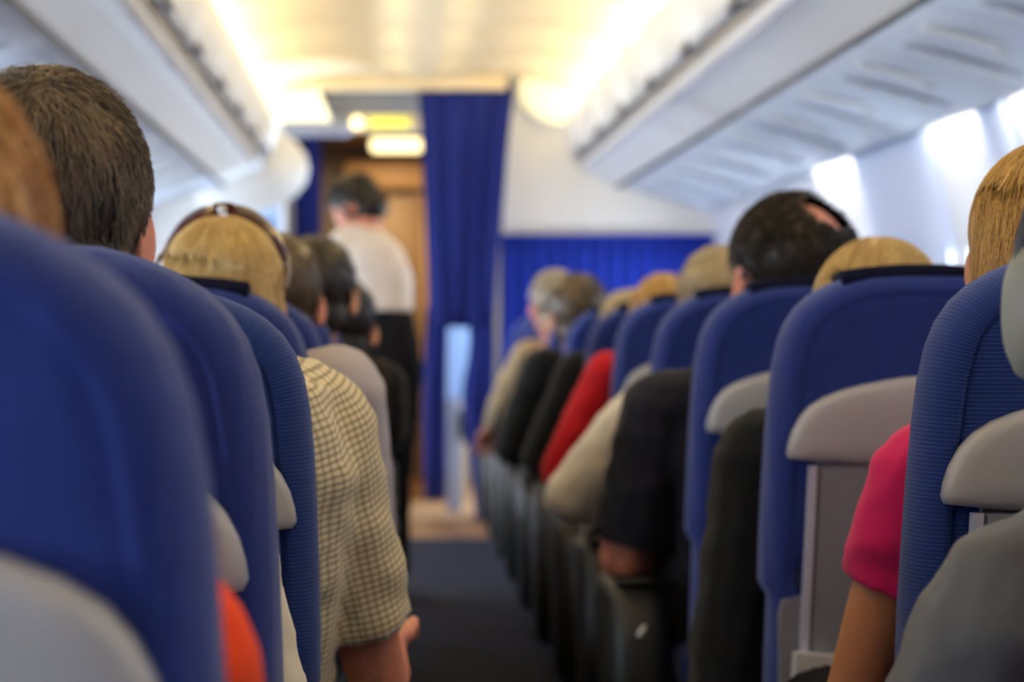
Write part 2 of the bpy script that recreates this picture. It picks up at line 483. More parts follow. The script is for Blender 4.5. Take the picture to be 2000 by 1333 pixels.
# aisle curtain: wide top on its rail, drawn together below, with a separate tail hanging on the left
ac = empty('aisle_curtain', (0, 12.72, 0))
tag(ac, 'dark blue curtain half drawn across the aisle, hanging from ceiling to floor', 'curtain')
def cloth(edge, y, amp, per, th=.01, nx=60):
    """edge: list of (z, xl, xr)"""
    V, F = [], []; n = len(edge)
    for layer in (0, 1):
        for j, (z, xl, xr) in enumerate(edge):
            t = j/(n-1)
            for i in range(nx+1):
                u = i/nx; x = xl + (xr-xl)*u
                ph = 2*math.pi*u*per + 1.1*math.sin(2.3*u + 1.5*t)
                V.append((x, y + amp*(.55 + .45*t)*math.sin(ph) + .012*math.sin(9*u+4*t) + th*layer, z))
    W = nx+1; K = n*W
    for j in range(n-1):
        for i in range(nx):
            a = j*W+i
            F.append((a, a+1, a+W+1, a+W)); F.append((K+a, K+a+W, K+a+W+1, K+a+1))
        for i in (0, nx):
            a = j*W+i; F.append((a, a+W, K+a+W, K+a))
    for i in range(nx):
        for j in (0, n-1):
            a = j*W+i; F.append((a, a+1, K+a+1, K+a))
    return V, F
def cx(px): return (px-760)*12.72/4400
def cz(py): return EYE + (640-py)*12.72/4400
top = [(cz(p), cx(a), cx(b)) for p, a, b in ((166, 816, 1006), (200, 819, 1002), (300, 824, 991), (400, 828, 983), (470, 831, 976), (540, 834, 971), (600, 836, 968), (640, 838, 966))]
from_geo('upper_drape', cloth(top, 0, .022, 4.0), M_['curtain'], ac)
from_geo('left_tail', cloth([(cz(p), cx(a), cx(b)) for p, a, b in ((600, 832, 876), (660, 829, 874), (720, 827, 873), (800, 826, 872), (900, 828, 871), (978, 830, 870))], .03, .02, 2.0), M_['curtain'], ac)
from_geo('right_tail', cloth([(cz(p), cx(a), cx(b)) for p, a, b in ((630, 914, 966), (660, 917, 967), (700, 914, 967), (740, 906, 966), (780, 902, 965), (850, 912, 962), (950, 924, 958), (1020, 930, 954))], .0, .02, 2.2), M_['curtain'], ac)
from_geo('rail', tube([(.10, 0, 2.465), (.72, 0, 2.465)], [.014, .014], 10), M_['metal'], ac)
# partition edge seen through the curtain, daylight put into its upper panel's colour
gp = empty('galley_partition', (.39, 13.25, 0))
tag(gp, 'pale blue partition edge showing through the gap of the aisle curtain', 'partition')
from_geo('upper_panel', box(-.055, .085, -.02, .02, .66, 1.40, .006), M_['paleblue'], gp)
from_geo('post', box(-.05, .03, -.02, .02, 0, .66, .006), M_['greyblue'], gp)
from_geo('bag', ell((.08, -.05, .52), (.06, .04, .14)), M_['dark'], gp)

# blue curtain gathered at the left of the galley opening
lc = empty('gathered_curtain', (-.52, 13.2, 0))
tag(lc, 'dark blue curtain gathered in folds behind the end of the left bins', 'curtain')
from_geo('fabric', pleats(-.07, .12, .1, 2.19, 0, .03, .07), M_['curtain'], lc)

# galley: brown side wall, tan door with frame, lintel, lamp and lit sign
slab('wall_galley_left', -.62, -.56, 13.06, 16.1, 0, 2.66, M_['brown'])
slab('wall_galley', -.62, 1.9, 16.1, 16.2, 0, 2.66, M_['brown'])
slab('wall_galley_right', .42, .48, 13.9, 16.1, 0, 2.66, M_['tan2'])
gd = empty('door_1', (.02, 16.08, 0)); gd['kind'] = 'structure'
from_geo('door_leaf', box(-.26, .20, -.02, .01, .0, 2.02, .01), M_['tan2'], gd)
from_geo('door_panel', box(-.22, .16, -.032, -.02, 1.15, 1.95, .008), M_['tan2'], gd)
from_geo('door_panel', box(-.22, .16, -.032, -.02, .15, 1.05, .008), M_['tan'], gd)
from_geo('door_frame', box(.21, .36, -.06, .01, 0, 2.10, .01), M_['tan'], gd)
from_geo('door_frame', box(-.34, -.27, -.05, .01, 0, 2.10, .01), M_['tan2'], gd)
from_geo('lintel', box(-.34, .40, -.10, .01, 2.07, 2.26, .012), M_['tan'], gd)
from_geo('door_handle', tube([(.14, -.07, 1.0), (.14, -.07, 1.14)], [.012, .012]), M_['metal'], gd)
slab('ceiling_galley', -.62, 1.9, 13.16, 16.2, 2.40, 2.45, M_['tan2'])
el = empty('exit_sign', (-.02, 13.02, 2.262)); tag(el, 'lit yellow sign strip hanging above the galley opening', 'sign')
from_geo('housing', box(-.205, .225, -.03, .03, -.048, .048, .012), M_['ceil'], el)
from_geo('sign_face', box(-.095, .14, -.036, -.03, -.034, .034, .004), M_['exit_y'], el)
from_geo('lamp', ell((-.165, -.034, .0), (.036, .02, .036)), M_['glow2'], el)
gl = empty('galley_lamp', (.05, 14.6, 2.20)); tag(gl, 'lit warm white ceiling lamp in the galley beyond the curtain', 'lamp')
from_geo('diffuser', box(-.17, .17, -.10, .10, .02, .105, .03, 3), M_['glow2'], gl)
from_geo('housing', box(-.19, .19, -.12, .12, .10, .15, .01), M_['tan2'], gl)
# glowing shapes added for the cove light on walls between bins and bulkhead
rl = empty('corner_lamp', (1.0, 12.86, 2.44)); tag(rl, 'glowing rounded corner light above the white bulkhead on the right', 'lamp', 'corner lights at the bulkhead')
from_geo('diffuser', ell((0, 0, 0), (.26, .10, .20), 20, 12), M_['glow'], rl)
from_geo('base', box(-.20, .20, .06, .12, -.16, .16, .02), M_['bin'], rl)
ll = empty('corner_lamp', (-.66, 12.80, 2.42)); tag(ll, 'glowing slanted corner light above the left bins beside the galley opening', 'lamp', 'corner lights at the bulkhead')
from_geo('diffuser', loft([[(-.30, .1, .17), (.20, .1, .17), (.33, .1, -.16), (-.30, .1, -.16)], [(-.28, -.06, .15), (.17, -.06, .15), (.29, -.06, -.14), (-.28, -.06, -.14)]]), M_['glow'], ll, False)
from_geo('base', box(-.28, .22, .10, .18, -.13, .15, .01), M_['bin'], ll)

# ------------------------------------------------------------------ seats
def add_folds(m, sc=(26, 26, 3), dist=.012, st=.5):
    n = m.node_tree.nodes; l = m.node_tree.links; b = n['Principled BSDF']
    tc = n.new('ShaderNodeTexCoord'); mp = n.new('ShaderNodeMapping'); mp.inputs['Scale'].default_value = sc
    nz = n.new('ShaderNodeTexNoise'); nz.inputs['Scale'].default_value = 1; nz.inputs['Detail'].default_value = 1.5
    l.new(tc.outputs['Object'], mp.inputs[0]); l.new(mp.outputs[0], nz.inputs['Vector'])
    bp = n.new('ShaderNodeBump'); bp.inputs['Strength'].default_value = st; bp.inputs['Distance'].default_value = dist
    l.new(nz.outputs['Fac'], bp.inputs['Height'])
    if b.inputs['Normal'].links: l.new(b.inputs['Normal'].links[0].from_socket, bp.inputs['Normal'])
    l.new(bp.outputs[0], b.inputs['Normal'])
add_folds(M_['blue_smooth'])
ZT, RAKE = 1.15, .20
HALF = [(.0, 0), (.04, .0005), (.08, .003), (.11, .0115), (.135, .022), (.158, .036), (.177, .054), (.191, .076), (.2005, .103), (.207, .14), (.211, .19),
        (.214, .25), (.216, .33), (.217, .40), (.2165, .455), (.210, .468), (.203, .478), (.203, .56), (.203, .70)]
OUT = [(-x, h) for x, h in reversed(HALF[1:])] + HALF
def inset(poly, d):
    res = []; n = len(poly)
    for i, (x, h) in enumerate(poly):
        p = poly[max(i-1, 0)]; q = poly[min(i+1, n-1)]
        tx, th = q[0]-p[0], q[1]-p[1]; L = math.hypot(tx, th)
        res.append((x - th/L*d, h + tx/L*d))
    res[0] = (res[0][0], poly[0][1]); res[-1] = (res[-1][0], poly[-1][1])
    return res
def bk(x, t, h): return Vector((x, h*RAKE + t, ZT - h))
def layered(poly, layers):
    return [[bk(x, t, h) for x, h in inset(poly, d)] for t, d in layers]
def backrest(name, m, parent):
    layers = [(.118, .06), (.128, .045), (.122, .022), (.105, .006), (.08, 0), (.05, 0), (.026, .005), (.010, .015), (.002, .027), (.0015, .034), (.0075 if 'rib' in m.name else .0035, .0375), (.002, .041), (.001, .048)]
    g = loft(layered(OUT, layers))
    me = bpy.data.meshes.new(name); me.from_pydata([tuple(v) for v in g[0]], [], g[1]); me.update()
    arc = [0]
    for a, b in zip(OUT[:-1], OUT[1:]): arc.append(arc[-1] + math.dist(a, b))
    uv = me.uv_layers.new(name='UVMap'); n = len(OUT)
    for p in me.polygons:
        vs = list(p.vertices); big = len(vs) > 4
        L = [v // n for v in vs]
        for li, v in zip(p.loop_indices, vs):
            if big or min(L) >= 10: uv.data[li].uv = (me.vertices[v].co.z, me.vertices[v].co.x)
            else: uv.data[li].uv = (arc[v % n], L[0]*.01)
    bm = bmesh.new(); bm.from_mesh(me); bmesh.ops.recalc_face_normals(bm, faces=bm.faces); bm.to_mesh(me); bm.free()
    return link(name, me, m, parent)
def arch(half, layers, bottom):
    top_ = [(-x, h) for x, h in reversed(half[1:])] + half
    poly = top_ + bottom
    rings = []
    c = (0, sum(h for x, h in poly)/len(poly))
    for t, d in layers:
        r = []
        for x, h in poly:
            L = math.hypot(x, h-c[1]) or 1
            k = max(0, 1 - d/L)
            r.append(bk(x*k, t, c[1] + (h-c[1])*k))
        rings.append(r)
    return loft(rings)
AH = [(0, .150), (.03, .152), (.06, .157), (.09, .163), (.12, .171), (.145, .181), (.165, .194), (.178, .210), (.187, .229), (.192, .248), (.1938, .262), (.190, .270)]
AB = [(.14, .275), (.09, .279), (.04, .281), (-.04, .281), (-.09, .279), (-.14, .275)]
def make_seat(sx, rib, strip_on=True, folded=False):
    """sx: which side the aisle armrest is on (-1 left, 1 right)"""
    r = empty('airline_seat', (0, 0, 0))
    bname = backrest('backrest', M_['blue_rib'] if rib else M_['blue_smooth'], r)
    bname['label'] = 'blue ribbed fabric backrest' if rib else 'smooth blue cover on the backrest'
    from_geo('back_shell', arch(AH, [(.004, 0), (-.012, 0), (-.020, .0025), (-.025, .008), (-.0285, .022), (-.031, .06)], AB), M_['grey'], r)
    # lower shell, tray table with pale edges, latch and hinges
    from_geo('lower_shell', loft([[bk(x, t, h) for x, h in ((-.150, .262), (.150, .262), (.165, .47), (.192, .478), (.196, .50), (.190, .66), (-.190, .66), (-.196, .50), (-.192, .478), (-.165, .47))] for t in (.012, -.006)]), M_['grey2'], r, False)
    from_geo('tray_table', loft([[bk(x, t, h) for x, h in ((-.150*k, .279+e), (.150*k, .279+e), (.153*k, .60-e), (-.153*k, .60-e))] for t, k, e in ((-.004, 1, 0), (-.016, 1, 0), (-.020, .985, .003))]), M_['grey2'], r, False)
    for q in (-1, 1):
        from_geo('edge_trim', loft([[bk(q*x, t, h) for x, h in ((.1525, .279), (.163, .279), (.167, .60), (.156, .60))] for t in (-.004, -.021, -.0225)]), M_['edge'], r, False)
        hg = from_geo('tray_hinge', join(loft([[bk(q*x, t, h) for x, h in ((.118, .555), (.178, .550), (.180, .60), (.195, .61), (.195, .66), (.13, .66), (.128, .585), (.118, .58))] for t in (-.02, -.05)]),
                      tube([bk(q*.16, -.035, .63), bk(q*.10, -.03, .63)], [.008, .008], 8)), M_['pale'], r, False)
        from_geo('hinge_slot', loft([[bk(q*x, t, h) for x, h in ((.140, .57), (.155, .57), (.155, .578), (.140, .578))] for t in (-.045, -.0515)]), M_['dark'], hg, False)
    from_geo('tray_latch', loft([[bk(x, t, h) for x, h in ((-.022, .283), (.022, .283), (.022, .315), (-.022, .315))] for t in (-.018, -.032)]), M_['edge'], r, False)
    # dark strip lying over the top of the headrest
    rings = []
    for x in (-.118, -.08, -.03, .03, .08, .118):
        e = .0035 if abs(x) > .1 else 0
        rr = []
        for t, h in ((.118, .10), (.131, .06), (.124, .022), (.100, -.003), (.06, -.0095), (.035, -.0085), (.018, .004), (.022, .012), (.04, .004), (.06, .004), (.10, .008), (.118, .028), (.122, .06), (.112, .10)):
            hh = h + (abs(x)/.118)**2*.010 if h < .05 else h
            rr.append(bk(x, t, hh))
        rings.append(rr)
    if strip_on: from_geo('headrest_strip', loft(rings), M_['strip'], r)
    # seat pan
    from_geo('seat_cushion', xf(box(-.215, .215, .22, .70, .375, .465, .028, 3), Matrix()), M_['blue_rib'] if False else M_['blue_smooth'], r)
    from_geo('seat_frame', join(box(-.215, .215, .30, .345, .30, .37, .01), box(-.215, .215, .56, .605, .30, .37, .01)), M_['metal'], r, False)
    for q in (-1, 1):
        from_geo('leg', join(tube([(q*.15, .33, .31), (q*.15, .27, .0)], [.016, .016], 8, False), tube([(q*.15, .58, .31), (q*.15, .64, .0)], [.016, .016], 8, False), box(q*.15-.02, q*.15+.02, .22, .68, 0, .02)), M_['metal'], r, False)
    # broad aisle armrest with a rounded end, slim inner one
    side = []
    for y, z in ((.20, .14), (.20, .38), (.205, .48), (.225, .54), (.27, .570), (.40, .580), (.56, .580), (.62, .565), (.64, .535), (.62, .48), (.52, .40), (.42, .28), (.36, .14)): side.append((y, z))
    def arm(xc, w_):
        rings = []
        for f, k in ((-.5, .88), (-.38, .97), (-.2, 1), (.2, 1), (.38, .97), (.5, .88)):
            rings.append([Vector((xc + f*w_, .40 + (y-.40)*k, .40 + (z-.40)*k)) for y, z in side])
        return loft(rings)
    if not folded:
        a = from_geo('armrest', arm(sx*.292, .108), M_['arm'], r); a['label'] = 'broad dark grey aisle armrest'
        from_geo('recline_button', xf(ell((0, 0, 0), (.005, .005, .018), 10, 6), Matrix.Translation((sx*.292, .212, .50)) @ Matrix.Rotation(R(35), 4, 'Y')), M_['pale'], a)
        from_geo('arm_pad', box(sx*.292-.036, sx*.292+.036, .27, .60, .577, .594, .008), M_['dark'], a)
    from_geo('armrest', box(-sx*.215-.014, -sx*.215+.014, .26, .60, .57, .61, .012), M_['arm'], r)
    return r
SEAT_R, SEAT_L = .762, -.295
seats = {}
def occ(i): return i
LAB_R = ['seat at the right edge under the grey-shirted passenger with headphones',
 'ribbed blue seat at the right edge behind the pink-shirted passenger',
 'blue seat with dark top strip behind the black-sleeved blond passenger',
 'blue seat with smooth cover behind the balding dark-haired passenger',
 'blue seat behind the sandy-haired passenger in a cream shirt',
 'blue seat behind the red-shirted passenger on the right',
 'blue seat just ahead of the red-shirted passenger on the right',
 'blue seat behind the brown-haired passenger leaning to the aisle',
 'blue seat behind the grey-haired passenger leaning to the aisle']
LAB_L = ['large blurred blue seat at the left edge, closest of all',
 'blue seat behind the brown short-haired man on the left',
 'ribbed blue seat behind the checked shirt on the left',
 'blue seat behind the blond passenger with sunglasses on her head',
 'blue seat ahead of the sunglasses passenger on the left, first beyond',
 'blue seat behind the dark-haired passenger beside the attendant',
 'blue seat next to the attendant in the white shirt',
 'blue seat on the left just past the attendant',
 'blue seat on the left, second past the attendant', 'blue seat on the left, third past the attendant']
protos = {}
for sx, rows, cxs, labs, side in ((-1, ROWS_R, SEAT_R, LAB_R, 'right'), (1, ROWS_L, SEAT_L, LAB_L, 'left')):
    for i, y in enumerate(rows):
        up = side == 'right' and i == 2          # its aisle armrest is folded away
        rib = (side == 'right' and i in (1,)) or (side == 'left' and i in (2,))
        st_on = not rib and not (side == 'left' and i < 2)
        key = (sx, rib, st_on, up)
        if key not in protos:
            o = make_seat(sx, rib, st_on, up); protos[key] = (o, kid_map(o))
        else:
            o = copy_tree(protos[key][0], None, protos[key][1])
        x = cxs - (.025 if side == 'left' and i > 2 else 0) + (.018 if side == 'right' and i > 3 else 0)
        z = (.012 if i < 6 else 0) if side == 'right' else -.004
        if side == 'right' and i == 1: x += .020
        o.location = (x, y, z); seats[(side, i)] = o
        if side == 'left' and i == 1: o.location.x -= .008
        if side == 'left' and i == 2: o.scale.z = .982
        lab = labs[i] if i < len(labs) else 'blue aisle seat on the right, %s row back from the front drape' % ORD[len(rows)-1-i]
        tag(o, lab, 'seat', 'aisle seats on the %s' % side)

# the middle and window places of each row, hidden behind the aisle seats in the photograph
for side, sx, n in (('right', -1, 10), ('left', 1, 9)):
    src = protos[(-1, False, True, True)]        # without the broad aisle armrest
    for i in range(n):
        a = seats[(side, i)]
        for k, place in ((1, 'middle'), (2, 'window')):
            o = copy_tree(src[0], None, src[1]); o.scale = (1, 1, 1)
            o.location = (a.location.x - sx*.432*k, a.location.y, .0)
            tag(o, 'blue %s seat on the %s, hidden behind the aisle seats, %s row from the rear' % (place, side, ORD[i]), 'seat', '%s seats on the %s' % (place, side))

# ------------------------------------------------------------------ people
SK = dict(fair=mat('skin_fair', (214, 158, 126), .5, .4, .06, 40, .1, 300), tan=mat('skin_tan', (196, 136, 98), .5, .4, .06, 40, .1, 300), pink=mat('skin_pink', (214, 142, 118), .5, .4, .06, 40, .1, 300))
for m in SK.values():
    b = m.node_tree.nodes['Principled BSDF']; b.inputs['Subsurface Weight'].default_value = .15
    b.inputs['Subsurface Radius'].default_value = (.01, .004, .002); b.inputs['Subsurface Scale'].default_value = .5
CL_ = dict(grey=mat('grey_tee', (88, 90, 92), .9, .15, .08, 60, .3, 700, sheen=.2), pink=mat('pink_tee', (224, 36, 112), .85, .15, .05, 60, .25, 700, sheen=.2),
    black=mat('black_knit', (26, 27, 28), .9, .15, .1, 60, .3, 600, sheen=.15), navy=mat('navy_shirt', (22, 22, 34), .85, .2, .25, 30, .25, 600, sheen=.15),
    cream=mat('cream_shirt', (226, 216, 196), .85, .2, .03, 40, .2, 600, sheen=.1), red=mat('red_shirt', (206, 26, 38), .85, .2, .05, 40, .2, 600, sheen=.1),
    beige=mat('beige_jumper', (190, 172, 140), .9, .2, .08, 50, .3, 400, sheen=.1), orange=mat('orange_tee', (244, 72, 22), .85, .2, .05, 40, .2, 600, sheen=.1),
    lav=mat('pale_lavender_shirt', (190, 186, 196), .85, .2, .03, 40, .2, 600), white=mat('white_blouse', (222, 212, 204), .8, .2, .03, 30, .2, 500),
    check=gingham('checked_shirt', (236, 228, 200), (190, 172, 122), (124, 112, 84), .0085), brown=mat('dark_brown_top', (44, 32, 28), .9, .2, .1, 40, .2, 500),
    trouser=mat('grey_trousers', (84, 82, 80), .9, .15, .1, 50, .3, 500), dtrouser=mat('dark_trousers', (24, 24, 28), .9, .15, .1, 50, .3, 500), shoe=mat('black_shoe', (20, 18, 18), .4, .5, .1))
HA = dict(brown=hairmat('brown_hair', (38, 29, 20), (164, 144, 120)), blond=hairmat('blond_hair', (168, 126, 62), (240, 214, 150)), gold=hairmat('golden_hair', (160, 110, 40), (238, 200, 124)),
    dark=hairmat('dark_hair', (22, 17, 14), (66, 52, 42)), sandy=hairmat('sandy_hair', (160, 140, 104), (206, 188, 150)), grey=hairmat('grey_hair', (120, 108, 92), (200, 190, 172)),
    tan=hairmat('tan_hair', (182, 128, 70), (226, 178, 116)), black=hairmat('black_hair', (12, 11, 11), (34, 30, 28)), mid=hairmat('mid_brown_hair', (62, 48, 34), (124, 102, 74)))
PUP = {}

def head_geo():
    g = [ell((0, -.012, .030), (.076, .098, .088), 20, 14), ell((0, .030, -.038), (.060, .066, .078), 18, 12), ell((0, .058, -.088), (.030, .028, .026)),
         tube([(0, .094, .012), (0, .108, -.012), (0, .116, -.030)], [.008, .010, .013]), ell((0, .104, -.036), (.018, .012, .009)),
         tube([(-.044, .074, .022), (0, .086, .026), (.044, .074, .022)], [.012, .013, .012]), ell((-.042, .066, -.026), (.024, .022, .022)), ell((.042, .066, -.026), (.024, .022, .022)),
         tube([(-.022, .086, -.064), (0, .095, -.062), (.022, .086, -.064)], [.006, .008, .006]), tube([(-.018, .085, -.074), (0, .093, -.075), (.018, .085, -.074)], [.006, .008, .006])]
    return join(*g)
def ear_geo(s):
    rings = []
    for k, (t, w_) in enumerate(((-.006, .55), (-.004, .9), (0, 1), (.004, 1), (.006, .92), (.004, .74), (-.001, .5))):
        rings.append([Vector((s*(.080 + t + .012*max(0, -math.cos(2*math.pi*q/16 - .3))*1.0), -.018 - .019*w_*math.cos(2*math.pi*q/16)*(1 + .15*math.sin(2*math.pi*q/16)), -.008 + .034*w_*math.sin(2*math.pi*q/16))) for q in range(16)])
    return loft(rings)

def fingers(ha, d, up, s, curl, flat=False):
    """four unequal bent fingers and a thumb rooted in the palm; ha palm centre, d direction, up back-of-hand normal"""
    d = d.normalized(); side = d.cross(up).normalized(); up = side.cross(d).normalized(); gs = []
    for k, (off, L) in enumerate(((-.031, .074), (-.011, .084), (.010, .078), (.030, .062))):
        p = ha + d*.035 + side*off*(-s); a = 0; pts = [p - d*.02]; pts.append(p)
        for f, seg in enumerate((.42, .32, .26)):
            a += curl*(.5 if f == 0 else 1)
            dd = d*math.cos(a) - up*math.sin(a)
            pts.append(pts[-1] + dd*L*seg)
        gs.append(tube(pts, [.0095, .0092, .0086, .0078, .0066], 8))
    tb = ha - d*.02 + side*.034*s
    t1 = (d*.75 + side*.65*s - up*.25).normalized()
    gs.append(tube([ha - d*.025 + side*.02*s, tb, tb + t1*.035, tb + t1*.035 + (d*.9 - up*.3 + side*.1*s).normalized()*.030], [.013, .0125, .011, .0085], 8))
    return gs

def wrinkle(me, amp, sc=14, seed=0):
    off = Vector((seed*3.1, seed*1.7, seed*.9))
    nrm = [Vector(d.vector) for d in me.vertex_normals]; out = []
    for v, nv in zip([v.co.copy() for v in me.vertices], nrm):
        c = v
        n1 = noise.noise(Vector((c.x*sc*.7, c.y*sc*.7, c.z*sc*1.6)) + off)
        n2 = 1 - abs(noise.noise(Vector((c.x*sc*.9 + c.z*6, c.y*sc, c.z*sc*.8 - c.x*7)) + off*2))*2
        out += list(c + nv*amp*(n1 + .8*max(0, n2 - .35)))
    me.vertices.foreach_set('co', out); me.update()

def cyl_uv(me, segs):
    """cylindrical cloth UVs in metres around the nearest limb"""
    uv = me.uv_layers.new(name='UVMap')
    fr = []
    for a, b in segs:
        f = frame(b-a); fr.append((a, (b-a).length, f))
    for p in me.polygons:
        c = p.center; best = None
        for (a, L, f), rr in zip(fr, [.16] + [.055]*(len(fr)-1)):
            t = min(L, max(0, (c-a).dot(f[2]))); dd = (c - a - f[2]*t).length/rr
            if best is None or dd < best[0]: best = (dd, a, f, rr)
        _, a, f, rr = best
        def ang(q): return math.atan2((q-a).dot(f[0]), (q-a).dot(f[1]))
        c0 = ang(c)
        for li, vi in zip(p.loop_indices, p.vertices):
            q = me.vertices[vi].co; an = ang(q)
            while an - c0 > math.pi: an -= 2*math.pi
            while an - c0 < -math.pi: an += 2*math.pi
            uv.data[li].uv = (an*rr*.95, (q-a).dot(f[2]))

def hair_mesh(parent, style, m, Hm, nstr, length, seed, keep, extra=(), whorl=(0, -.075, .10), grow=.013, rad=.0007, flow='out', tone0=.35, vox=.006):
    rnd = random.Random(seed)
    g = join(ell((0, -.014, .034), (.077+grow, .099+grow, .088+grow), 24, 16), ell((0, -.048, -.045), (.064+grow*.6, .056+grow, .062), 18, 12), *extra)
    me = remesh(g, vox, 3)
    bm = bmesh.new(); bm.from_mesh(me)
    dead = [f for f in bm.faces if not keep(f.calc_center_median())]
    bmesh.ops.delete(bm, geom=dead, context='FACES')
    bm.normal_update()
    bvh = BVHTree.FromBMesh(bm)
    bm.faces.ensure_lookup_table()
    V = [v.co.copy() for v in bm.verts]; bm.verts.index_update(); F = [tuple(v.index for v in f.verts) for f in bm.faces]
    # tone of the undercoat: clumps running down the head
    T = [max(0, min(1, tone0*.85 + .30*noise.noise(Vector((math.atan2(v.x, v.y+.02)*5, v.z*6, seed))))) for v in V]
    wv = Vector(whorl); areas = [f.calc_area() for f in bm.faces]
    picks = rnd.choices(range(len(bm.faces)), areas, k=nstr)
    for fi in picks:
        f = bm.faces[fi]; p = f.calc_center_median() + Vector((rnd.uniform(-1, 1), rnd.uniform(-1, 1), rnd.uniform(-1, 1)))*vox*.5
        clump = noise.noise(Vector((p.x*40, p.y*40, p.z*18)) + Vector((seed, 0, 0)))
        tone = max(0, min(1, tone0 + .45*clump + rnd.uniform(-.22, .30)))
        L = length*rnd.uniform(.55, 1.15); ns = 5; pts = []
        q = p.copy(); jit = Vector((rnd.gauss(0, 1), rnd.gauss(0, 1), rnd.gauss(0, 1)))*.24
        for k in range(ns+1):
            loc, nor, _i, _d = bvh.find_nearest(q)
            if loc is None: break
            lift = .0012 + .0045*(k/ns)*(1.5 if flow == 'out' else .35)*rnd.uniform(.5, 1.1)
            pts.append(loc + nor*lift)
            d = loc - wv
            if flow == 'out': d = d.normalized()*.7 + Vector((0, 0, -.75)) + jit
            else: d = Vector((d.x*1.2, d.y*1.2, 0))*(.2 + 3*max(0, min(1, (loc.z - .02)/.09))) + Vector((0, 0, -1)) + jit*.5
            d = d - nor*d.dot(nor)
            if d.length < 1e-5: break
            q = loc + d.normalized()*L/ns
        if len(pts) < 3: continue
        k0 = len(V)
        r0 = rad*rnd.uniform(.8, 1.4)
        for k, c in enumerate(pts):
            a, b, _d = frame(pts[min(k+1, len(pts)-1)] - pts[max(k-1, 0)]) if (pts[min(k+1, len(pts)-1)] - pts[max(k-1, 0)]).length > 1e-7 else frame(Vector((0, 0, 1)))
            rr = r0*(1 - .75*(k/(len(pts)-1))**2)
            for t in range(3):
                V.append(c + a*rr*math.cos(2.094*t) + b*rr*math.sin(2.094*t)); T.append(tone)
        for k in range(len(pts)-1):
            for t in range(3):
                a0, b0 = k0 + k*3 + t, k0 + k*3 + (t+1) % 3
                F.append((a0, b0, b0+3, a0+3))
    bm.free(); bpy.data.meshes.remove(me)
    me = bpy.data.meshes.new('hair'); me.from_pydata([tuple(Hm @ v) for v in V], [], F); me.update()
    at = me.attributes.new('tone', 'FLOAT', 'POINT'); at.data.foreach_set('value', T)
    return link('hair', me, m, parent)

def hairline(p):
    y = p.y
    pts = ((-.15, -.088), (-.06, -.080), (-.035, -.045), (-.012, .030), (.02, .020), (.045, .055), (.075, .078), (.12, .085))
    for (a, za), (b, zb) in zip(pts[:-1], pts[1:]):
        if a <= y <= b: return p.z > za + (zb-za)*(y-a)/(b-a)
    return p.z > .085
def long_line(p):
    if p.y > .035: return p.z > .03 + (p.y-.035)*.9
    return True

